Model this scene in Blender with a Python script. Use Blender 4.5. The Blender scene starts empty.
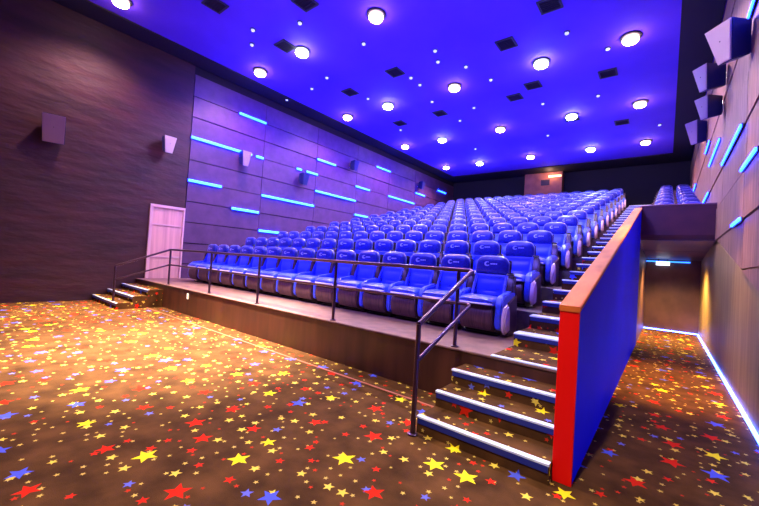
import bpy, bmesh, math, random
from mathutils import Vector, Matrix
random.seed(7)
S = bpy.context.scene
COL = S.collection
PI = math.pi

# ------------------------------------------------------------------ camera, world, large lights, exposure
cd = bpy.data.cameras.new('camera'); cam = bpy.data.objects.new('camera', cd); COL.objects.link(cam)
MR = ((0.780948, 0.621413, 0.062974), (0.035251, 0.056812, -0.997762), (-0.6236, 0.78142, 0.022461))
cam.matrix_world = Matrix(((MR[0][0], -MR[1][0], -MR[2][0], 0), (MR[0][1], -MR[1][1], -MR[2][1], 0),
                           (MR[0][2], -MR[1][2], -MR[2][2], 1.6), (0, 0, 0, 1)))
cd.sensor_width = 36; cd.lens = 359.57 / 759 * 36; cd.clip_start = .02
S.camera = cam
w = bpy.data.worlds.new('world'); S.world = w; w.use_nodes = True
w.node_tree.nodes['Background'].inputs[0].default_value = (.05, .04, .2, 1)
w.node_tree.nodes['Background'].inputs[1].default_value = .12
S.view_settings.view_transform = 'Standard'; S.view_settings.look = 'None'
S.view_settings.exposure = 0.0; S.view_settings.gamma = 1
S.view_settings.use_curve_mapping = False


def lamp(kind, name, loc, color, power, size=.1, size_y=None, aim=None, angle=None, blend=.5, spread=None):
    d = bpy.data.lights.new(name, kind); d.color = color; d.energy = power
    o = bpy.data.objects.new(name, d); COL.objects.link(o); o.location = loc
    if kind == 'AREA':
        d.size = size
        if size_y: d.shape = 'RECTANGLE'; d.size_y = size_y
        if spread: d.spread = spread
    else:
        d.shadow_soft_size = size
    if kind == 'SPOT':
        d.spot_size = angle; d.spot_blend = blend
    if aim is not None:
        o.rotation_euler = (Vector(aim) - Vector(loc)).to_track_quat('-Z', 'Y').to_euler()
    return o


# added unseen area lights: blue for ceiling, left wall and seats, warm for floor
for px_, py_, pz_, pw_, sx_, sy_ in ((-6.3, 8.4, 4.6, 95, 9, 5), (-6.3, 13.6, 5.5, 100, 9, 5), (-6, 19.2, 6.7, 72, 9, 6), (-3.6, 4.6, 6.8, 16, 6, 2.4)):
    lamp('AREA', 'ceiling_blue_fill', (px_, py_, pz_), (.06, .0, 1), pw_, sx_, sy_, aim=(px_, py_, 9))
lamp('AREA', 'side_wall_blue_fill', (-9.6, 12.5, 7.3), (.05, .0, 1), 700, 14, 1.0, aim=(-12.6, 12.5, 5.2), spread=2.0)
lamp('AREA', 'seat_fill', (-6, 0, 7.5), (.12, .09, 1), 1100, 8, 2, aim=(-6, 12, 2.0), spread=1.45)
lamp('AREA', 'front_floor_fill', (-5.5, -.5, 7.6), (1, .66, .36), 110, 8, 2.5, aim=(-5.5, .3, 0), spread=1.9)
lamp('SPOT', 'front_floor_spot', (-5.92, 2.68, 7.5), (1, .80, .56), 30000, .2, aim=(-6.3, 2.7, 0), angle=.8, blend=1)
lamp('SPOT', 'front_floor_spot', (-8.8, 2.68, 7.5), (1, .74, .46), 12000, .2, aim=(-8.9, 2.5, 0), angle=.95, blend=1)
lamp('SPOT', 'front_floor_spot', (-10.9, 2.3, 7.5), (1, .66, .26), 9000, .2, aim=(-10.8, 2.3, 0), angle=.6, blend=1)
lamp('SPOT', 'front_floor_spot', (-3.1, 2.68, 7.5), (1, .8, .55), 2200, .2, aim=(-3.0, 2.4, 0), angle=1.0, blend=1)
lamp('SPOT', 'corridor_warm_light', (.1, 12.4, 2.15), (1, .6, .2), 1300, .12, aim=(.15, 12.6, 0), angle=2.4, blend=1)
lamp('SPOT', 'corridor_warm_light', (.1, 6.0, 7.5), (1, .5, .1), 10000, .15, aim=(.1, 7.2, 0), angle=.5, blend=1)
lamp('SPOT', 'front_floor_spot', (-.92, -1.6, 7.5), (1, .8, .65), 2600, .15, aim=(-.75, 3.2, .8), angle=.45, blend=1)

# ------------------------------------------------------------------ materials
MATS = {}


def mat(name, color, rough=.6, metal=0, emit=None, strength=0, spec=None, noise=None, bump=None, sheen=0):
    """noise = (scale xyz, colour2, amount); bump = (scale xyz, strength)"""
    m = bpy.data.materials.new(name); m.use_nodes = True; MATS[name] = m
    nt = m.node_tree; b = nt.nodes['Principled BSDF']
    b.inputs['Base Color'].default_value = (*color, 1)
    b.inputs['Roughness'].default_value = rough; b.inputs['Metallic'].default_value = metal
    if spec is not None: b.inputs['Specular IOR Level'].default_value = spec
    if sheen:
        b.inputs['Sheen Weight'].default_value = sheen; b.inputs['Sheen Roughness'].default_value = .4
        b.inputs['Sheen Tint'].default_value = (*[min(1, c * 1.5 + .25) for c in color], 1)
    if emit:
        b.inputs['Emission Color'].default_value = (*emit, 1); b.inputs['Emission Strength'].default_value = strength
    co = None

    def coords(sc):
        tc = nt.nodes.new('ShaderNodeNewGeometry' if name.startswith('w_') else 'ShaderNodeTexCoord')
        mp = nt.nodes.new('ShaderNodeMapping'); mp.inputs['Scale'].default_value = sc
        nt.links.new(tc.outputs['Position' if name.startswith('w_') else 'Object'], mp.inputs[0])
        n = nt.nodes.new('ShaderNodeTexNoise'); n.inputs['Scale'].default_value = 1; n.inputs['Detail'].default_value = 5
        nt.links.new(mp.outputs[0], n.inputs['Vector']); return n
    if noise:
        n = coords(noise[0]); r = nt.nodes.new('ShaderNodeValToRGB')
        r.color_ramp.elements[0].position = .35; r.color_ramp.elements[1].position = .65
        r.color_ramp.elements[0].color = (*color, 1); r.color_ramp.elements[1].color = (*noise[1], 1)
        nt.links.new(n.outputs['Fac'], r.inputs[0]); nt.links.new(r.outputs[0], b.inputs['Base Color'])
    if bump:
        n = coords(bump[0]); bp = nt.nodes.new('ShaderNodeBump'); bp.inputs['Strength'].default_value = bump[1]
        bp.inputs['Distance'].default_value = .03
        nt.links.new(n.outputs['Fac'], bp.inputs['Height']); nt.links.new(bp.outputs[0], b.inputs['Normal'])
    return m


SEAT_B = mat('seat_fabric', (.04, .09, .85), .36, noise=((30, 30, 30), (.035, .07, .65), 1), sheen=.8)
HEAD_B = mat('headrest_fabric', (.014, .022, .33), .3, noise=((30, 30, 30), (.011, .016, .22), 1), sheen=1.0)
SHELL = mat('seat_shell', (.055, .02, .03), .4, noise=((90, 6, 3), (.15, .065, .07), 1))
PIPING = mat('seat_piping', (.75, .72, .9), .4)
DARKPL = mat('dark_plastic', (.03, .018, .03), .4)
CONSOLE = mat('console_plastic', (.07, .03, .045), .35)
PINKPL = mat('pale_plastic', (.75, .55, .62), .35)
EMBLEM = mat('emblem_print', (.45, .5, .95), .4)
CEIL = mat('w_ceiling_blue_lit', (.16, .06, .85), .85, noise=((.5, .5, .5), (.12, .04, .75), 1))  # blue light on the ceiling is put into this base colour
BLACK = mat('w_black_paint', (.012, .01, .02), .85)
DARKWALL = mat('w_dark_fabric_wall', (.048, .008, .016), .6, noise=((2, .8, 3.5), (.024, .004, .01), 1), bump=((2, 1.2, 4), 1))
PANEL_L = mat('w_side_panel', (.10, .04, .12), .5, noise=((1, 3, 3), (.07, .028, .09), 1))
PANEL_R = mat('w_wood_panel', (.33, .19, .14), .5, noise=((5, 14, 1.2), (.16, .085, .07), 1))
OLIVE = mat('w_olive_wall', (.30, .22, .09), .5, noise=((5, 9, .7), (.19, .13, .05), 1))
JOINT = mat('w_panel_joint', (.01, .008, .012), .9)
VENEER = mat('w_brown_veneer', (.04, .012, .008), .4, noise=((6, 6, .8), (.075, .024, .014), 1))
DECK = mat('w_deck_carpet', (.20, .10, .085), .7, noise=((5, 5, 5), (.13, .065, .06), 1))
TIER = mat('w_tier_carpet', (.10, .07, .10), .8, noise=((9, 9, 9), (.06, .04, .07), 1))
METAL = mat('handrail_metal', (.09, .05, .10), .28, .85)
METALW = mat('brushed_rail', (.5, .38, .3), .3, .8)
NOSE = mat('nosing_metal', (.6, .72, .95), .35, .1)
LEDB = mat('blue_led', (.1, .5, 1), .4, emit=(.004, .024, 1), strength=42)
LEDS = mat('step_led', (.01, .02, .16), .4, emit=(.01, .05, 1), strength=.04)
LEDF = mat('floor_led', (.6, .8, 1), .4, emit=(.03, .10, 1), strength=30)
LAMPP = mat('pink_lamp_glass', (1, .8, .8), .3, emit=(1, .62, .55), strength=40)
LAMPW = mat('white_lamp_glass', (1, 1, 1), .3, emit=(.9, .95, 1), strength=50)
GLINT = mat('pale_glint', (.6, .6, 1), .3, emit=(.45, .5, 1), strength=1.6)  # glow for whitish ceiling glints, partly lens flares
FIXT = mat('dark_fixture', (.02, .02, .03), .5)
RED = mat('red_paint', (.75, .003, .002), .5, spec=.2)
BLUEP = mat('w_blue_paint', (.003, .003, .8), .6, spec=.08, noise=((.7, .5, .7), (.002, .002, .6), 1))
ORANGE = mat('w_cap_wood', (.60, .14, .025), .55, spec=.2, noise=((6, 1.5, 6), (.42, .08, .015), 1))
FASCIA = mat('w_fascia_brown', (.09, .022, .02), .35, noise=((2, 3, 3), (.06, .014, .014), 1))
CORR = mat('w_corridor_brown', (.11, .05, .04), .45, noise=((2, 2, 1.5), (.06, .025, .022), 1))
DOORM = mat('w_pale_door', (.75, .42, .40), .5, noise=((3, 9, .6), (.58, .30, .30), 1))
SPKF = mat('speaker_front', (.62, .50, .46), .6)
SPKG = mat('speaker_cloth', (.38, .27, .36), .7)
SPKB = mat('speaker_box', (.02, .03, .12), .35)
SIGN = mat('sign_panel', (.9, .95, 1), .4, emit=(.7, .85, 1), strength=2.2)
SIGNI = mat('sign_ink', (.02, .25, .3), .5)
BRASS = mat('chrome', (.7, .7, .75), .25, .9)
BOOTH = mat('w_booth_brown', (.45, .16, .10), .6, noise=((2, 2, 2), (.28, .09, .08), 1))
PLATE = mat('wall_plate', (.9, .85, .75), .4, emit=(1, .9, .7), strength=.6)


def carpet():
    """brown carpet with scattered yellow, red and blue five-pointed stars (pattern in world space, wraps up the risers)"""
    m = bpy.data.materials.new('star_carpet'); m.use_nodes = True; nt = m.node_tree; N = nt.nodes; L = nt.links
    b = N['Principled BSDF']; b.inputs['Roughness'].default_value = .9; b.inputs['Specular IOR Level'].default_value = .1

    def mth(op, a, c=None):
        n = N.new('ShaderNodeMath'); n.operation = op
        for i, v in enumerate((a, c)):
            if v is None: continue
            if isinstance(v, (int, float)): n.inputs[i].default_value = v
            else: L.new(v, n.inputs[i])
        return n.outputs[0]
    g = N.new('ShaderNodeNewGeometry'); sp = N.new('ShaderNodeSeparateXYZ'); L.new(g.outputs['Position'], sp.inputs[0])
    sn = N.new('ShaderNodeSeparateXYZ'); L.new(g.outputs['True Normal'], sn.inputs[0]); ax = mth('ROUND', mth('ABSOLUTE', sn.outputs[0]))
    v = mth('ADD', sp.outputs[1], mth('MULTIPLY', sp.outputs[2], mth('SUBTRACT', 1, ax)))
    cb = N.new('ShaderNodeCombineXYZ'); L.new(mth('ADD', sp.outputs[0], mth('MULTIPLY', sp.outputs[2], ax)), cb.inputs[0]); L.new(v, cb.inputs[1])
    ns = N.new('ShaderNodeTexNoise'); ns.inputs['Scale'].default_value = 3.5; ns.inputs['Detail'].default_value = 8
    L.new(cb.outputs[0], ns.inputs['Vector'])
    base = N.new('ShaderNodeValToRGB'); L.new(ns.outputs['Fac'], base.inputs[0])
    base.color_ramp.elements[0].position = .3; base.color_ramp.elements[0].color = (.04, .017, .006, 1)
    base.color_ramp.elements[1].position = .7; base.color_ramp.elements[1].color = (.115, .05, .017, 1)
    cur = base.outputs[0]
    #        cell   radius  offset     colours (by random value)
    for cell, rad, off, ramp in ((.125, .020, 3.1, ((0, None), (.5, (.62, .46, .10)), (.85, (.5, .03, .01)))),
                                 (.22, .042, 7.7, ((0, None), (.25, (.75, .58, .08)), (.66, (.62, .02, .008)), (.86, (.12, .14, .65)))),
                                 (.50, .088, 1.3, ((0, (.62, .018, .006)), (.42, (.07, .10, .75)), (.74, (.85, .72, .02))))):
        ad = N.new('ShaderNodeVectorMath'); ad.operation = 'MULTIPLY_ADD'
        ad.inputs[1].default_value = (1 / cell,) * 3; ad.inputs[2].default_value = (off, off * 1.7, 0); L.new(cb.outputs[0], ad.inputs[0])
        vo = N.new('ShaderNodeTexVoronoi'); vo.voronoi_dimensions = '2D'; vo.inputs['Scale'].default_value = 1
        vo.inputs['Randomness'].default_value = .62; L.new(ad.outputs[0], vo.inputs['Vector'])
        df = N.new('ShaderNodeVectorMath'); df.operation = 'SUBTRACT'; L.new(ad.outputs[0], df.inputs[0]); L.new(vo.outputs['Position'], df.inputs[1])
        ds = N.new('ShaderNodeSeparateXYZ'); L.new(df.outputs[0], ds.inputs[0])
        cs = N.new('ShaderNodeSeparateColor'); L.new(vo.outputs['Color'], cs.inputs[0])
        ang = mth('ADD', mth('ARCTAN2', ds.outputs[1], ds.outputs[0]), mth('MULTIPLY', cs.outputs[0], 6.2832))
        a = mth('PINGPONG', mth('ADD', ang, 20 * PI / 5), PI / 5)
        ln = N.new('ShaderNodeVectorMath'); ln.operation = 'LENGTH'; L.new(df.outputs[0], ln.inputs[0])
        k = mth('MULTIPLY', ln.outputs['Value'], mth('ADD', mth('MULTIPLY', mth('SINE', a), 2.55), mth('COSINE', a)))
        R = mth('MULTIPLY', mth('ADD', mth('MULTIPLY', cs.outputs[1], .4), .8), rad / cell)
        inside = mth('LESS_THAN', k, R)
        cr = N.new('ShaderNodeValToRGB'); cr.color_ramp.interpolation = 'CONSTANT'; L.new(cs.outputs[2], cr.inputs[0])
        cr.color_ramp.elements.remove(cr.color_ramp.elements[1])
        for i, (pos, c) in enumerate(ramp):
            e = cr.color_ramp.elements[0] if i == 0 else cr.color_ramp.elements.new(pos)
            e.position = pos; e.color = (*c, 1) if c else (0, 0, 0, 0)
        fac = mth('MULTIPLY', inside, cr.outputs['Alpha'])
        mx = N.new('ShaderNodeMix'); mx.data_type = 'RGBA'; L.new(fac, mx.inputs[0]); L.new(cur, mx.inputs[6]); L.new(cr.outputs[0], mx.inputs[7])
        cur = mx.outputs[2]
    L.new(cur, b.inputs['Base Color'])
    n2 = N.new('ShaderNodeTexNoise'); n2.inputs['Scale'].default_value = 160; L.new(g.outputs['Position'], n2.inputs['Vector'])
    bp = N.new('ShaderNodeBump'); bp.inputs['Strength'].default_value = .35; bp.inputs['Distance'].default_value = .01
    L.new(n2.outputs['Fac'], bp.inputs['Height']); L.new(bp.outputs[0], b.inputs['Normal'])
    return m


CARPET = carpet()

# ------------------------------------------------------------------ mesh helpers


class MB:
    """collects shapes into one bmesh; build() links it as ONE object"""
    def __init__(s): s.bm = bmesh.new()

    def box(s, x0, x1, y0, y1, z0, z1, bev=0, seg=2, rot=None, piv=None):
        vs = [s.bm.verts.new((x, y, z)) for x in (x0, x1) for y in (y0, y1) for z in (z0, z1)]
        q = [(0, 1, 3, 2), (4, 6, 7, 5), (0, 4, 5, 1), (2, 3, 7, 6), (0, 2, 6, 4), (1, 5, 7, 3)]
        fs = [s.bm.faces.new([vs[i] for i in f]) for f in q]
        if bev:
            r = bmesh.ops.bevel(s.bm, geom=list({e for f in fs for e in f.edges}), offset=bev, segments=seg, affect='EDGES', profile=.5)
            vs = list({v for f in r['faces'] for v in f.verts} | {v for v in vs if v.is_valid})
        if rot: bmesh.ops.rotate(s.bm, verts=vs, cent=piv or ((x0 + x1) / 2, (y0 + y1) / 2, (z0 + z1) / 2), matrix=rot)
        return s

    def prism(s, pts, axis, a, b, bev=0):
        """polygon pts extruded along axis from a to b: axis 'x' takes (y,z), 'y' takes (x,z), 'z' takes (x,y)"""
        def P(p, t): return {'x': (t, p[0], p[1]), 'y': (p[0], t, p[1]), 'z': (p[0], p[1], t)}[axis]
        A = [s.bm.verts.new(P(p, a)) for p in pts]; B = [s.bm.verts.new(P(p, b)) for p in pts]
        fs = [s.bm.faces.new(A), s.bm.faces.new(B[::-1])]; n = len(pts)
        caps = [e for f in fs for e in f.edges]
        for i in range(n): s.bm.faces.new((A[i], B[i], B[(i + 1) % n], A[(i + 1) % n]))
        if bev: bmesh.ops.bevel(s.bm, geom=caps, offset=bev, segments=2, affect='EDGES')
        return s

    def tube(s, pts, r, n=10, caps=True):
        pts = [Vector(p) for p in pts]; rings = []
        for i, p in enumerate(pts):
            d = ((pts[i] - pts[i - 1]).normalized() if i else Vector()) + ((pts[i + 1] - pts[i]).normalized() if i < len(pts) - 1 else Vector())
            d.normalize(); u = d.cross(Vector((0, 0, 1)) if abs(d.z) < .9 else Vector((1, 0, 0))).normalized(); v = d.cross(u)
            rings.append([s.bm.verts.new(p + r * (math.cos(t) * u + math.sin(t) * v)) for t in [2 * PI * k / n for k in range(n)]])
        for A, B in zip(rings, rings[1:]):
            for k in range(n): s.bm.faces.new((A[k], A[(k + 1) % n], B[(k + 1) % n], B[k]))
        if caps: s.bm.faces.new(rings[0][::-1]); s.bm.faces.new(rings[-1])
        return s

    def lathe(s, prof, c=(0, 0, 0), n=16):
        rings = []
        for r, z in prof:
            rings.append([s.bm.verts.new((c[0] + r * math.cos(2 * PI * k / n), c[1] + r * math.sin(2 * PI * k / n), c[2] + z)) for k in range(n)])
        for A, B in zip(rings, rings[1:]):
            for k in range(n): s.bm.faces.new((A[k], A[(k + 1) % n], B[(k + 1) % n], B[k]))
        s.bm.faces.new(rings[0][::-1]); s.bm.faces.new(rings[-1]); return s

    def pillow(s, hw, h, t, nu=10, nv=8, rc=.1, lean=0, base=(0, 0, 0), crease=(), front=1.0):
        """upright cushion: half width hw, height h, thickness t, rounded outline corners at the top, bulging front (-y)"""
        def out(u, v):   # outline rounding of the top corners
            z = v * h; x = u * hw
            lim = hw
            if z > h - rc: dz = z - (h - rc); lim = hw - rc + math.sqrt(max(rc * rc - dz * dz, 0))
            return u * lim, z
        F, B = [], []
        for j in range(nv + 1):
            v = j / nv; f, b = [], []
            for i in range(nu + 1):
                u = -1 + 2 * i / nu; u = math.sin(u * PI / 2)
                x, z = out(u, v)
                e = (1 - abs(u) ** 4) ** .5 * (1 - abs(2 * v - 1) ** 4) ** .5
                d = t * .5 * (.25 + .75 * e) * front
                for cz, cw, cdp in crease: d -= cdp * math.exp(-((z - cz) / cw) ** 2) * (1 - u * u) ** .5 if abs(u) < 1 else 0
                yl = lean * z
                f.append(s.bm.verts.new((base[0] + x, base[1] + yl - d, base[2] + z)))
                b.append(s.bm.verts.new((base[0] + x, base[1] + yl + t * .5 * (.25 + .75 * e), base[2] + z)))
            F.append(f); B.append(b)
        for G, flip in ((F, 0), (B, 1)):
            for j in range(nv):
                for i in range(nu):
                    q = [G[j][i], G[j][i + 1], G[j + 1][i + 1], G[j + 1][i]]
                    s.bm.faces.new(q[::-1] if flip else q)
        rim = lambda G: G[0] + [G[j][nu] for j in range(1, nv)] + G[nv][::-1] + [G[j][0] for j in range(nv - 1, 0, -1)]
        a, b = rim(F), rim(B)
        for i in range(len(a)): s.bm.faces.new((a[i], b[i], b[(i + 1) % len(a)], a[(i + 1) % len(a)]))
        return s

    def build(s, name, m, parent=None, smooth=False, kind=None, loc=None, **props):
        bmesh.ops.recalc_face_normals(s.bm, faces=s.bm.faces)
        me = bpy.data.meshes.new(name); s.bm.to_mesh(me); s.bm.free()
        if smooth:
            me.shade_smooth()
            me.set_sharp_from_angle(angle=math.radians(42))
        for mm in (m if isinstance(m, (list, tuple)) else [m]): me.materials.append(mm)
        o = bpy.data.objects.new(name, me); COL.objects.link(o)
        if parent: o.parent = parent
        if loc is not None: o.location = loc
        if kind: o['kind'] = kind
        for k, v in props.items(): o[k] = v
        return o


def thing(name, label, cat, loc=(0, 0, 0), rz=0, group=None):
    o = bpy.data.objects.new(name, None); COL.objects.link(o); o.location = loc; o.rotation_euler = (0, 0, rz)
    o.empty_display_size = .1; o['label'] = label; o['category'] = cat
    if group: o['group'] = group
    return o


def copy_tree(o, parent=None):
    c = o.copy(); COL.objects.link(c)
    if parent: c.parent = parent
    for ch in list(o.children): copy_tree(ch, c)
    return c


def struct(mb, name, m, smooth=False, **p): return mb.build(name, m, None, smooth, kind='structure', **p)


ORD = ['first', 'second', 'third', 'fourth', 'fifth', 'sixth', 'seventh', 'eighth', 'ninth', 'tenth', 'eleventh', 'twelfth', 'thirteenth', 'fourteenth', 'fifteenth']

# ------------------------------------------------------------------ room constants
XL, XR, ZC, YB = -12.6, .82, 7.8, 24.15
YP, ZP = 3.99, .617            # platform front edge and height
XA = -1.5                      # left side of the aisle
XW0, XW1 = -.63, -.5           # partition beside the aisle
ROW0, PITCH, RISE = 5.55, 1.30, .34
NR = 14


def tier_y(i): return 5.9 + PITCH * (i - 1)
def tier_z(i): return ZP + RISE * i


# floor
struct(MB().box(XL, XR, -6, 15, -.1, 0), 'floor', CARPET)
# ceiling, its black border
c = MB().box(XL - .2, XR + .2, -6.2, YB + .2, ZC, ZC + .2); struct(c, 'ceiling', CEIL)
b = MB()
b.box(XL, XL + .8, -6, YB, ZC - .04, ZC - .002); b.box(XR - .75, XR, -6, YB, ZC - .04, ZC - .002)
b.box(XL + .8, XR - .75, YB - 1.7, YB, ZC - .04, ZC - .002)
struct(b, 'trim_1', BLACK)
# outer walls
struct(MB().box(XL - .2, XL, -6, 5.25, 0, ZC), 'wall_left_front', DARKWALL)
struct(MB().box(XL - .2, XL - .05, 5.25, YB, 0, ZC), 'wall_left', JOINT)
struct(MB().box(XL - .2, XR + .2, YB, YB + .2, 0, ZC), 'wall_back', BLACK)
struct(MB().box(XL - .2, XR + .2, -6.2, -6, 0, ZC), 'wall_front', BLACK)
struct(MB().box(XR + .05, XR + .2, -6, YB, 0, ZC), 'wall_right', OLIVE)

ZJ = [.4, 1.1, 1.8, 2.5, 3.2, 3.9, 4.6, 5.35, 6.05, 6.75, 7.5]


def clip_poly(poly, f):
    out = []
    for i in range(len(poly)):
        a, b = poly[i], poly[(i + 1) % len(poly)]; fa, fb = f(a), f(b)
        if fa >= 0: out.append(a)
        if (fa >= 0) != (fb >= 0):
            t = fa / (fa - fb); out.append((a[0] + t * (b[0] - a[0]), a[1] + t * (b[1] - a[1])))
    return out


# left panelling: long boards with dark joints, the upright joints shifted row by row
pl = MB()
for k in range(len(ZJ) - 1):
    cuts = [5.27] + [8.05 + 2.73 * j for j in range(6)] + [YB]
    for y0, y1 in zip(cuts, cuts[1:]):
        pl.box(XL - .05, XL + (.0 if k % 2 else .015), y0 + .008, y1 - .008, ZJ[k] + .014, ZJ[k + 1] - .014)
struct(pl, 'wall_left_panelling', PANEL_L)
# right panelling: above a line that follows the rake of the seats
rk = lambda y: 1.53 + .21 * (y - 5.79)
pr = MB(); zz = [-.3] + ZJ
for k in range(len(zz) - 1):
    cuts = [-6] + [-1.19 + 2.73 * j for j in range(10)]; cuts = [c_ for c_ in cuts if c_ < YB] + [YB]
    for y0, y1 in zip(cuts, cuts[1:]):
        q = [(y0 + .008, zz[k] + .014), (y1 - .008, zz[k] + .014), (y1 - .008, zz[k + 1] - .014), (y0 + .008, zz[k + 1] - .014)]
        q = clip_poly(q, lambda p: p[1] - rk(min(p[0], 10.4)) - .01)
        if len(q) >= 3: pr.prism(q, 'x', XR - (.0 if k % 2 else .012), XR + .05)
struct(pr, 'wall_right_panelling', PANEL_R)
struct(MB().prism([(-6, 0), (15, 0), (15, 2.2), (10.4, rk(10.4)), (-1.5, 0)][:4] + [(-1.45, .01)], 'x', XR + .0, XR + .049), 'wall_right_dado', OLIVE)
# recess behind panels so joints read dark
struct(MB().box(XR + .04, XR + .0499, -6, YB, 2.5, ZC), 'trim_2', JOINT)

# seating platform and tiers
pf = MB().box(XL, XW0, YP + .02, 5.9, 0, ZP - .03)
struct(pf, 'wall_platform_front', VENEER)
struct(MB().box(XL, XW0, YP, 5.9, ZP - .03, ZP, .012), 'floor_platform', DECK)
for i in range(1, NR):
    y1 = tier_y(i + 1) if i < NR - 1 else YB
    struct(MB().box(XL, XA, tier_y(i), y1, tier_z(i) - .5, tier_z(i)), 'floor_tier', TIER)
struct(MB().box(XA, XW0, 21.65, YB, tier_z(13) - .3, tier_z(13)), 'floor_landing', TIER)
# carpet seam
struct(MB().box(XL, XA - .4, 3.62, 3.655, 0, .004), 'trim_3', mat('seam_strip', (.35, .09, .05), .6))

# ------------------------------------------------------------------ stairs


def stair(name, label, x0, x1, y0, z0, n, tread, rise, y_end=None, nw=.05):
    t = thing(name, label, 'stairs', ((x0 + x1) / 2, y0, z0))
    hw = (x1 - x0) / 2
    for k in range(n):
        ya = k * tread; yb = (k + 1) * tread if (y_end is None or k < n - 1) else y_end - y0
        za = (k + 1) * rise
        s = MB().box(-hw, hw, ya + .012, yb + (.012 if k < n - 1 else 0), max(za - .5, 0), za, 0)
        st = s.build('step', CARPET, t)
        MB().prism([(ya, za - .014), (ya, za + .002), (ya + .012, za + .006), (ya + nw, za + .006), (ya + nw, za - .002), (ya + .012, za - .002), (ya + .012, za - .014)],
                   'x', -hw, hw).build('step_nosing', NOSE, st, label='pale metal step nosing, widened in the aisle as lit tread')
        MB().box(-hw + .01, hw - .01, ya + .002, ya + .0115, za - .065, za - .015).build('led_line', LEDS, st, label='blue light line under the nosing')
    return t


stair('staircase', 'short star-carpeted staircase beside the red end of the partition', -1.80, XW0, 2.98, 0, 3, .336, .1543, y_end=YP + .015)
stair('staircase', 'small dark staircase up to the pale door at the far left', XL, -10.55, 2.95, 0, 3, .34, .1543, y_end=YP + .015)
stair('staircase', 'long stepped aisle climbing between the blue seats and the orange-capped partition', XA, XW0, 4.75, ZP, 26, .65, .17, nw=.2)  # nosing widened and cyan-pale to stand for light on the treads
# carpet patch at the head of the stairs
struct(MB().box(XA, XW0, YP + .04, 4.76, ZP, ZP + .008), 'floor_carpet_patch', CARPET)
struct(MB().box(XA, XW0, YP - .001, YP + .06, ZP + .0002, ZP + .012), 'trim_4', NOSE)

# ------------------------------------------------------------------ partition: red end, blue side, orange sloping cap
ZB0, ZB1, YE = 1.35, 3.28, 10.62
pt = thing('partition', 'blue partition wall with a red end and sloping orange wooden cap', 'partition', ((XW0 + XW1) / 2, 3.1, 0))
h = (XW1 - XW0) / 2; sl = (ZB1 - ZB0) / (YE - 3.1)
MB().prism([(.02, 0), (YE - 3.1, 0), (YE - 3.1, ZB1 - .05), (.02, ZB0 - .05)], 'x', -h, h).build('side_panel', BLUEP, pt)
MB().box(-h - .004, h + .004, -.012, .02, .0, ZB0 - .04, .004).build('end_panel', RED, pt, label='bright red end face')
MB().prism([(-.02, ZB0 - .045), (YE - 3.1, ZB1 - .045), (YE - 3.1, ZB1), (-.02, ZB0)], 'x', -h - .01, h + .01, .006).build('cap', ORANGE, pt, label='orange wooden cap')

# ------------------------------------------------------------------ corridor under the raised block at the right
struct(MB().box(XW0, XW1, YE, 14.6, 0, 2.3), 'wall_corridor_left', CORR)
struct(MB().box(XW1, XR, 14.4, 14.6, 0, 2.4), 'wall_corridor_back', CORR)
struct(MB().prism([(10.66, 2.56), (10.66, 2.50), (14.4, 2.2), (14.4, 2.3)], 'x', XW1, XR), 'ceiling_corridor', CORR)
fs = MB().prism([(10.60, 3.3), (10.60, 2.62), (10.63, 2.54), (10.70, 2.50), (10.74, 2.52), (10.74, 3.3)], 'x', XW1, XR)
struct(fs, 'wall_fascia', FASCIA)
struct(MB().box(XW1 - .02, XR, 10.58, 10.76, 3.3, 3.33, .008), 'trim_5', mat('fascia_rail', (.2, .09, .12), .35))
# raised block floors
for i in range(5, NR):
    y0 = 10.74 if i == 5 else tier_y(i); y1 = tier_y(i + 1) if i < NR - 1 else YB
    struct(MB().box(XW0 if i < 0 else XW1 - .24, XR, y0, y1, tier_z(i) - (.06 if i == 5 else .3), tier_z(i)) if i > 5 else
           MB().box(XW1, XR, 10.75, y1, 2.567, 2.6), 'floor_block', TIER)

def led(name, label, mb, m, group=None):
    t = mb.build(name, m, None, label=label, category='light strip')
    if group: t['group'] = group
    return t
led('floor_light_strip', 'thin white-blue light strip along the foot of the right wall', MB().box(XR - .03, XR - .002, 1.0, 14.38, .002, .03), LEDF)
led('floor_light_strip', 'white-blue light strip across the far end of the corridor floor', MB().box(XW1 + .01, XR - .04, 14.36, 14.39, .002, .03), LEDF)
led('header_light_strip', 'blue light strip along the top of the corridor end wall', MB().box(XW1 + .01, XR - .25, 14.33, 14.36, 2.13, 2.16), mat('header_led', (.05, .2, .8), .4, emit=(.02, .16, 1), strength=5))
ex = thing('exit_sign', 'small white lit sign hanging at the corridor end', 'sign', (-.08, 14.2, 2.02))
MB().box(-.17, .17, -.03, .03, -.0, .12, .01).build('sign_case', SIGN, ex)
for q in (-.11, .11): MB().box(q - .01, q + .01, -.01, .01, .12, .205).build('bracket', FIXT, ex)

# ------------------------------------------------------------------ door at the far left
struct(MB().box(XL, XL + .03, 4.30, 5.23, ZP, 2.86), 'door_1', DOORM)
d = MB()
d.box(XL, XL + .07, 4.22, 4.30, ZP, 2.94); d.box(XL, XL + .07, 5.20, 5.248, ZP, 2.94); d.box(XL, XL + .07, 4.30, 5.20, 2.86, 2.94)
d.box(XL + .03, XL + .05, 4.30, 5.20, 2.30, 2.34); d.box(XL + .03, XL + .05, 4.30, 5.20, 1.28, 1.33)
struct(d, 'door_1_frame', mat('w_door_frame', (.7, .45, .48), .5))

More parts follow.
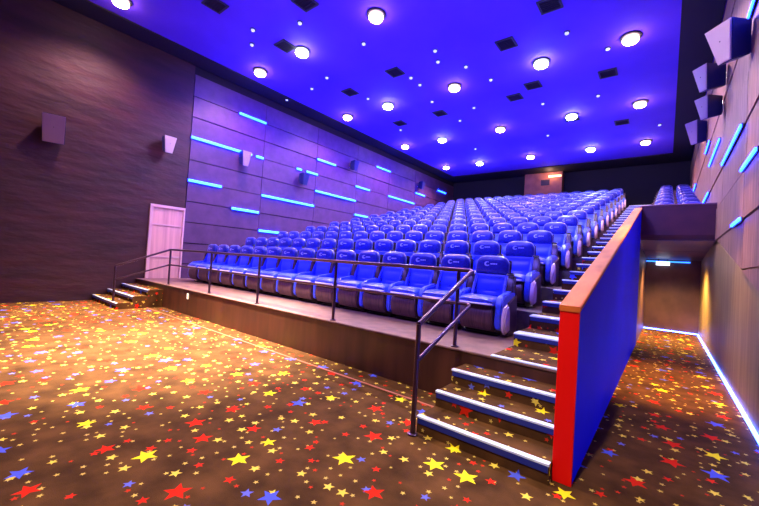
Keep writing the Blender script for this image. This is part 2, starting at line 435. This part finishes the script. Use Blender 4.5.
# ------------------------------------------------------------------ handrail, one continuous run
hr = thing('handrail', 'dark metal handrail along the platform edge and down both short stairs', 'handrail', (-1.8, 2.92, 0))
O = Vector((-1.8, 2.92, 0))
def rp(*pts): return [tuple(Vector(p) - O) for p in pts]
XS, XE, YF = -1.80, -10.4, 4.06
def corner(a, b, c, r=.06, n=4):
    a, b, c = Vector(a), Vector(b), Vector(c); p = b + (a - b).normalized() * r; q = b + (c - b).normalized() * r
    return [tuple(p.lerp(b, t).lerp(b.lerp(q, t), t)) for t in [i / n for i in range(n + 1)]]
for zt, z0r, nm in ((1.555, 1.03, 'top_rail'), (1.15, .68, 'lower_rail')):
    A, B, C_, D = (XS, 2.92, z0r), (XS, YF - .12, zt), (XE, YF, zt), (-10.95, 3.0, z0r + .03)
    B = (XS, YF, zt)
    path = rp(A, *corner(A, B, C_), *corner(B, C_, D), D)
    MB().tube(path, .026 if nm == 'top_rail' else .02, 10).build(nm, METAL, hr, True)
for x, y, z0, z1 in ((XS, 2.92, 0, 1.03), (-1.98, YF, ZP, 1.555), (-4.1, YF, ZP, 1.555), (-6.22, YF, ZP, 1.555), (-8.15, YF, ZP, 1.555), (XE, YF, ZP, 1.555), (-10.95, 3.0, .1543, 1.06)):
    p = MB().tube(rp((x, y, z0), (x, y, z1)), .024, 10); p.lathe([(.05, 0), (.05, .012), (.03, .018)], tuple(Vector((x, y, z0)) - O), 12)
    p.build('post', METAL, hr, True)

# ------------------------------------------------------------------ wall light strips (left and right)
row_word = {2.5: 'lowest', 3.2: 'second lowest', 3.9: 'third', 4.6: 'fourth', 5.35: 'fifth', 6.05: 'sixth', 6.75: 'seventh', 7.5: 'top'}
SL = [(2.5, 8.04, 9.18), (3.2, 6.86, 7.98), (3.9, 5.27, 6.42), (3.9, 8.06, 10.75), (3.9, 13.49, 14.53), (4.6, 10.78, 13.48), (5.35, 5.27, 7.52),
      (5.35, 7.7, 8.03), (5.35, 9.66, 9.94), (5.35, 10.21, 10.86), (5.35, 13.43, 14.55), (5.35, 16.2, 18.9), (6.05, 10.78, 11.94), (6.05, 19.0, 20.1),
      (6.75, 6.9, 8.04), (6.75, 15.0, 16.25), (6.75, 21.75, 22.9)]
placew = ['nearest the front', 'second from the front', 'third from the front', 'fourth from the front', 'fifth from the front', 'sixth from the front']
cnt = {}
for z, y0, y1 in SL:
    k = cnt.get(z, 0); cnt[z] = k + 1
    ln = 'long' if y1 - y0 > 2 else 'very short' if y1 - y0 < .5 else 'short'
    zr = z
    t = thing('light_strip', f'{ln} glowing cyan strip on the left wall, {row_word[z]} joint up, {placew[k]}', 'light strip', (XL, (y0 + y1) / 2, zr), group='light strips on the left wall')
    L_ = (y1 - y0) / 2
    MB().box(.016, .03, -L_ - .02, L_ + .02, -.06, .06).build('backing', FIXT, t)
    MB().box(.03, .08, -L_, L_, -.045, .045, .015).build('tube', LEDB, t)
SR = [(2.5, 7.0, 7.82), (3.2, 6.0, 7.08), (3.9, 7.25, 9.55), (3.9, 12.46, 14.0), (4.6, 10.18, 12.5), (5.35, 12.8, 14.0), (5.35, 5.5, 7.0), (5.35, 18.4, 21.1)]
cnt = {}
for z, y0, y1 in sorted(SR):
    k = cnt.get(z, 0); cnt[z] = k + 1
    t = thing('light_strip', f'glowing blue strip on the wooden right wall, {row_word[z]} lit joint, {placew[k]}', 'light strip', (XR, (y0 + y1) / 2, z), group='light strips on the right wall')
    L_ = (y1 - y0) / 2
    MB().box(-.03, -.016, -L_ - .02, L_ + .02, -.03, .03).build('backing', FIXT, t)
    MB().box(-.055, -.03, -L_, L_, -.024, .024, .008).build('tube', LEDB, t)

# ------------------------------------------------------------------ ceiling lamps
lx = [(-11.0, 'P', 'far left column'), (-8.8, 'W', 'second column from the left'), (-5.92, 'P', 'middle column'), (-3.1, 'W', 'second column from the right'), (-.92, 'P', 'right column')]
ly = [(6.68, 'front row'), (10.98, 'second row back'), (15.4, 'third row back'), (19.95, 'backmost row'), (2.68, 'row above the front floor')]
for y, rw in ly:
    for x, kc, cw in lx:
        if y < 3 and x > -10: continue
        if y == 6.68 and x > -1: continue
        pk = kc == 'P'
        t = thing('ceiling_lamp', f"{'pinkish' if pk else 'white'} glowing ceiling lamp, {rw}, {cw}", 'ceiling lamp', (x, y, ZC - .002), group='lamps on the blue ceiling')
        MB().lathe([(.24, 0), (.24, -.03), (.2, -.05), (.18, -.045)], n=20).build('rim', FIXT, t, True)
        r = .18 if pk else .19
        MB().lathe([(r * .75, -.046), (r, -.075), (r, -.11), (r * .85, -.15), (r * .5, -.18), (.01, -.19)], n=16).build('bulb', LAMPP if pk else LAMPW, t, True)
        l = lamp('SPOT', 'lamp_light', (0, 0, -.22), (1, .5, .55) if pk else (.78, .8, 1), 950 if pk else 1150, .16, angle=2.5, blend=.6); l.parent = t
# whitish glints, some only lens flares, modelled as glowing dots; black openings
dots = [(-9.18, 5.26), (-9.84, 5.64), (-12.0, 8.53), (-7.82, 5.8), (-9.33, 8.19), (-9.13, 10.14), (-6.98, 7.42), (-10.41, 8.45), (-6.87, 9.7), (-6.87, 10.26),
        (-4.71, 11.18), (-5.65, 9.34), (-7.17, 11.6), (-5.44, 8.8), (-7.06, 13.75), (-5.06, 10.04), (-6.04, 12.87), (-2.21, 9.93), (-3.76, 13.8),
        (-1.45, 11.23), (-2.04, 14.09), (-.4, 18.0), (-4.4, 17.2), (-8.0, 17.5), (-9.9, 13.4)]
dl = ['beside the front white lamp', 'just left of the front white lamp', 'over the left wall edge']
near = lambda x, y: min(((x - a) ** 2 + (y - b) ** 2, cw, rw) for a, _, cw in lx for b, rw in ly)[1:]
used_labels = set()
shortc = {'far left column': 'far left', 'second column from the left': 'second from left', 'middle column': 'middle', 'second column from the right': 'second from right', 'right column': 'right'}


def nearby(what, x, y):
    """says on which side of which ceiling lamp a vent or glint dot sits"""
    cand = sorted((((x - a) ** 2 + (y - b) ** 2), shortc[cw], rw, a, b) for a, _, cw in lx for b, rw in ly if not (b < 3))
    for _, cw, rw, a, b in cand:
        dx, dy = x - a, y - b
        side = ('right' if dx > 0 else 'left') + ' of' if abs(dx) > abs(dy) else 'behind' if dy > 0 else 'in front of'
        lab = f'{what} {side} the {cw} lamp, {rw}'
        if lab not in used_labels: used_labels.add(lab); return lab


seen = {}
proto = None
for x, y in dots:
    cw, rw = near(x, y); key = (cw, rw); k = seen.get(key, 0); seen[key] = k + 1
    lab = nearby('tiny pale glint modelled as a dot', x, y)
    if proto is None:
        proto = t = thing('ceiling_glint', lab, 'ceiling spot', (x, y, ZC - .002), group='tiny glints on the blue ceiling')
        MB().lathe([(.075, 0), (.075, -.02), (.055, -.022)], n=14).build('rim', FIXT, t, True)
        MB().lathe([(.05, -.022), (.05, -.05), (.03, -.065)], n=12).build('lens', GLINT, t, True)
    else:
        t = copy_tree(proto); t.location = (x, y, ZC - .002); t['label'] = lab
blk = [(-9.1, 4.15), (-9.05, 6.25), (-9.4, 9.42), (-7.11, 5.38), (-7.14, 9.16), (-3.65, 9.58), (-3.69, 12.27), (-4.46, 12.82), (-1.6, 12.66), (-3.16, 15.75), (-9.49, 12.76),
       (-1.59, 17.07), (-7.44, 12.71), (-2.32, 8.65)]
seen = {}; proto = None
for x, y in blk:
    cw, rw = near(x, y); key = (cw, rw); k = seen.get(key, 0); seen[key] = k + 1
    lab = nearby('black square vent', x, y)
    if proto is None:
        proto = t = thing('ceiling_vent', lab, 'vent', (x, y, ZC - .002), group='black vents on the ceiling')
        f = MB(); f.box(-.24, .24, -.24, -.2, -.03, 0); f.box(-.24, .24, .2, .24, -.03, 0); f.box(-.24, -.2, -.2, .2, -.03, 0); f.box(.2, .24, -.2, .2, -.03, 0)
        f.build('vent_frame', FIXT, t)
        g_ = MB().box(-.2, .2, -.2, .2, -.006, 0)
        for s_ in range(6): g_.box(-.2, .2, -.18 + s_ * .066, -.15 + s_ * .066, -.026, -.008)
        g_.build('grille', BLACK, t)
    else:
        t = copy_tree(proto); t.location = (x, y, ZC - .002); t['label'] = lab

# ------------------------------------------------------------------ wall speakers


def speaker(label, loc, rz, taper, wdt, hgt, dep, front, tilt=.35, group='surround speakers on the walls'):
    """local +x points out of the wall; wedge cabinet tipped down on a bracket"""
    t = thing('wall_speaker', label, 'loudspeaker', loc, rz, group)
    R = Matrix.Rotation(tilt, 4, 'Y')
    def w_(mb): bmesh.ops.transform(mb.bm, matrix=Matrix.Translation((.10, 0, 0)) @ R, verts=mb.bm.verts); return mb
    hb = hgt / 2
    w0 = wdt / 2; w1 = w0 * taper
    cab = MB(); V = [cab.bm.verts.new(p) for p in ((0, -w1 * .7, -hb * .8), (0, w1 * .7, -hb * .8), (0, w0 * .8, hb * .8), (0, -w0 * .8, hb * .8),
                                                  (dep, -w1, -hb), (dep, w1, -hb), (dep, w0, hb), (dep, -w0, hb))]
    for q in ((0, 1, 2, 3), (4, 7, 6, 5), (0, 4, 5, 1), (1, 5, 6, 2), (2, 6, 7, 3), (3, 7, 4, 0)): cab.bm.faces.new([V[k] for k in q])
    bmesh.ops.bevel(cab.bm, geom=cab.bm.edges[:], offset=.012, segments=2, affect='EDGES')
    w_(cab).build('cabinet', SPKB, t)
    gr = MB().prism([(-w1 * .93, -hb * .96), (w1 * .93, -hb * .96), (w0 * .97, hb * .97), (-w0 * .97, hb * .97)], 'x', dep, dep + .025, .008)
    w_(gr).build('grille', front, t)
    bd = MB().box(dep + .0255, dep + .028, -.008, .008, hb * .1, hb * .1 + .016); w_(bd).build('badge', DARKPL, t)
    MB().box(.016, .04, -.08, .08, -.12, .12, .004).tube([(.03, 0, .04), (.2, 0, .04)], .02).build('bracket', BRASS, t)
    return t


speaker('grey boxy loudspeaker on the dark wall at the far left', (XL, 1.9, 4.52), -.25, .97, .46, .72, .26, SPKG)
speaker('small pale loudspeaker on the dark wall above the door', (XL, 4.5, 4.85), 0, .6, .36, .52, .3, SPKF, .15)
speaker('pale loudspeaker below the long light strip of the left wall', (XL, 7.1, 5.1), 0, .6, .36, .55, .3, SPKG, .15)
speaker('loudspeaker between two short light strips of the left wall', (XL, 9.9, 4.95), 0, .6, .36, .5, .3, SPKB, .15)
speaker('small loudspeaker high on the left wall, middle of the room', (XL, 13.0, 6.3), 0, .6, .34, .5, .3, SPKB, .15)
speaker('small loudspeaker high on the left wall near the back', (XL, 19.3, 6.6), 0, .6, .36, .5, .3, SPKB, .15)
speaker('large pale-fronted loudspeaker at the top right corner of the photo', (XR, 7.1, 5.05), PI + .75, .5, .38, .54, .34, SPKF, .25)
speaker('second pale-fronted loudspeaker along the right wall', (XR, 9.75, 5.72), PI + .7, .5, .32, .5, .42, SPKF, .2)
speaker('third loudspeaker along the right wall, violet front', (XR, 10.2, 5.28), PI + .75, .5, .3, .46, .36, SPKG, .2)
speaker('farthest loudspeaker along the right wall', (XR, 14.4, 6.1), PI + .75, .5, .40, .7, .36, SPKG, .2)

# ------------------------------------------------------------------ projection booth port on the back wall
bt = thing('projection_booth', 'warm-lit brown projection window box on the black back wall', 'projection booth', (-6.15, YB, 6.2))
f = MB(); f.box(-1.15, 1.05, -.5, -.002, 0, 1.55, .01); f.build('housing', BOOTH, bt)
MB().box(-.15, .35, -.53, -.505, .75, 1.1).build('port_glass', DARKPL, bt)
MB().box(.3, 1.0, -.60, -.5, 1.22, 1.32, .01).build('lamp_bar', mat('booth_lamp', (1, .7, .4), .4, emit=(1, .55, .25), strength=4), bt)
l = lamp('POINT', 'booth_light', (.4, -.9, 1.35), (1, .55, .3), 25, .06); l.parent = bt
# small plate on the platform front, given a weak glow
MB().box(-9.12, -9.04, YP + .008, YP + .0199, .38, .52, .003).build('wall_plate', PLATE, label='small bright plate on the platform front near the left stairs', category='wall plate')

# ------------------------------------------------------------------ cinema seat


def make_seat():
    t = thing('cinema_seat', 'seat', 'cinema seat')
    # barrel shell under the cushion, streaked brown
    prof = [(-.34, .06), (-.46, .09), (-.515, .18), (-.53, .28), (-.515, .38), (-.47, .44), (0, .44), (.08, .40), (.10, .12), (.04, .09)]
    MB().prism(prof, 'x', -.25, .25, .015).build('shell', SHELL, t, True, label='streaked brown shell under the cushion')
    MB().box(-.24, .24, -.28, .05, .0, .095, .01).box(-.28, .28, -.33, -.25, .0, .025, .004).build('foot', DARKPL, t, label='dark foot')
    cu = MB(); n = 10; rows = []
    for j, (y, za, zb) in enumerate([(-.53, .475, .50), (-.545, .455, .53), (-.49, .445, .575), (-.36, .445, .585), (-.20, .445, .57), (-.04, .445, .55), (.0, .46, .52)]):
        top, bot = [], []
        for i in range(n + 1):
            u = math.sin((-1 + 2 * i / n) * PI / 2); e = (1 - abs(u) ** 5)
            bow = .025 * (1 - u * u) * (1 if j < 3 else 0)
            top.append(cu.bm.verts.new((u * .262, y - bow, za + (zb - za) * (.45 + .55 * e ** .5))))
            bot.append(cu.bm.verts.new((u * .262, y - bow, za)))
        rows.append((top, bot))
    for (t0, b0), (t1, b1) in zip(rows, rows[1:]):
        for i in range(n):
            cu.bm.faces.new((t0[i], t0[i + 1], t1[i + 1], t1[i])); cu.bm.faces.new((b0[i], b1[i], b1[i + 1], b0[i + 1]))
        cu.bm.faces.new((t0[0], t1[0], b1[0], b0[0])); cu.bm.faces.new((t0[n], b0[n], b1[n], t1[n]))
    for T, B in (rows[0], rows[-1]):
        for i in range(n): cu.bm.faces.new((T[i], B[i], B[i + 1], T[i + 1]))
    cush = cu.build('seat_cushion', SEAT_B, t, True)
    pts = []
    for i in range(13):
        u = -1 + i / 6; pts.append((u * .255, -.555 - .028 * (1 - u * u) + (.04 if abs(u) == 1 else 0), .468 + .0 * u))
    MB().tube(pts, .014, 6).build('piping', PIPING, cush, True, label='pale piping')
    MB().pillow(.25, .40, .15, 12, 12, .03, lean=.10, base=(0, .035, .52), crease=((.10, .03, .025), (.29, .035, .02))).build('backrest', SEAT_B, t, True)
    # side wings of the backrest
    for s_ in (-1, 1):
        MB().prism([(-.16, .50), (.06, .50), (.13, .93), (.03, .93)], 'x', s_ * .225 if s_ > 0 else -.262, .262 if s_ > 0 else -.225, .015).build('wing', SEAT_B, t, True)
    hd = MB().pillow(.262, .30, .17, 14, 10, .15, lean=.06, base=(0, .055, .885)).build('headrest', HEAD_B, t, True, label='darker blue headrest with white emblem')
    # emblem: crescent with a dot and a short word-like bar
    em = MB()
    y_ = -.036; cz = 1.05
    def flat(pts2, dy=0):
        a = [em.bm.verts.new((x, y_ - dy + (z - .9) * .05, z)) for x, z in pts2]; b_ = [em.bm.verts.new((x, y_ + .012 + (z - .9) * .05, z)) for x, z in pts2]
        em.bm.faces.new(a)
        for i in range(len(a)): em.bm.faces.new((a[i], b_[i], b_[(i + 1) % len(a)], a[(i + 1) % len(a)]))
    cx = -.075; ar = [math.radians(v) for v in range(50, 331, 20)]
    for a0, a1 in zip(ar, ar[1:]):
        w0 = .014 + .012 * math.sin((a0 - ar[0]) / (ar[-1] - ar[0]) * PI); w1 = .014 + .012 * math.sin((a1 - ar[0]) / (ar[-1] - ar[0]) * PI)
        flat([(cx + (.052 - w0) * math.cos(a0), cz + (.05 - w0) * math.sin(a0)), (cx + .052 * math.cos(a0), cz + .05 * math.sin(a0)),
              (cx + .052 * math.cos(a1), cz + .05 * math.sin(a1)), (cx + (.052 - w1) * math.cos(a1), cz + (.05 - w1) * math.sin(a1))])
    for k, w_ in enumerate((.02, .016, .02, .014, .02)):
        x0 = -.005 + k * .027; flat([(x0, cz - .012), (x0 + w_, cz - .012), (x0 + w_, cz + .014), (x0, cz + .014)])
    bmesh.ops.scale(em.bm, verts=em.bm.verts, vec=(.8, 1, .72), space=Matrix.Translation((0, 0, -1.05)))
    em.build('emblem', EMBLEM, hd, label='white printed emblem')
    MB().prism([(.10, .42), (.14, .42), (.24, 1.12), (.205, 1.12)], 'x', -.25, .25, .012).build('back_shell', DARKPL, t)
    return t


def arm(t, x, end=False):
    s_ = MB().prism([(-.40, .10), (-.465, .13), (-.49, .20), (-.485, .42), (-.45, .54), (-.38, .60), (-.05, .655), (.08, .64), (.10, .12)], 'x', x - .05, x + .05, .018)
    a = s_.build('armrest', SEAT_B if not end else SEAT_B, t, True)
    cs = MB().prism([(-.06, .62), (.09, .62), (.11, .87), (.0, .89), (-.03, .86)], 'x', x - .045, x + .045, .012)
    c_ = cs.build('cup_console', CONSOLE, t, True, label='dark brown console with a cup ring')
    rg = MB(); n = 14; rr = []
    for k in range(n):
        th = 2 * PI * k / n; rr.append((x + .048 * math.cos(th), -.03 + .048 * math.sin(th) * .9, .905 + .012 * math.sin(th)))
    rr.append(rr[0]); rg.tube(rr, .014, 6); rg.build('cup_ring', DARKPL, c_, True)
    if end:
        MB().prism([(-.44, .06), (-.50, .12), (-.51, .30), (-.46, .44), (-.36, .48), (-.30, .36), (-.28, .10)], 'x', x + .052, x + .115, .02).build('end_cover', PINKPL, t, True, label='pale end cover')
        MB().prism([(-.27, .02), (-.27, .50), (.08, .60), (.12, .02)], 'x', x + .052, x + .08, .01).build('end_panel', CONSOLE, t, label='dark brown end panel')


seat_mid = make_seat(); arm(seat_mid, -.3225)
seat_end = copy_tree(seat_mid); arm(seat_end, .3225, True)
NS = 15; used_mid = used_end = False
for i in range(NR):
    rowname = 'front row' if i == 0 else 'back row' if i == NR - 1 else f'{ORD[i]} row from the front'
    for k in range(NS):
        if k == 0: s_ = seat_end if not used_end else copy_tree(seat_end); used_end = True
        else: s_ = seat_mid if not used_mid else copy_tree(seat_mid); used_mid = True
        s_.location = (-2.15 - .645 * k, ROW0 + PITCH * i - .02, tier_z(i) if i else ZP)
        pos = 'at the aisle' if k == 0 else 'last by the left wall' if k == NS - 1 else f'{ORD[k]} from the aisle'
        s_['label'] = f'blue padded cinema seat in the {rowname}, {pos}'
        s_['group'] = 'blue cinema seats of the main block'
for i in range(6, NR):
    rowname = f'{ORD[i - 6]} row behind the parapet' if i < NR - 1 else 'last row against the back wall'
    for k, x in enumerate((-.12, .5)):
        s_ = copy_tree(seat_mid); s_.scale = (.93, 1, 1)
        s_.location = (x, ROW0 + PITCH * i - .02, tier_z(i))
        s_['label'] = f"blue seat of the small raised right block, {rowname}, {'left' if k == 0 else 'right'} one"
        s_['group'] = 'blue seats of the raised right block'
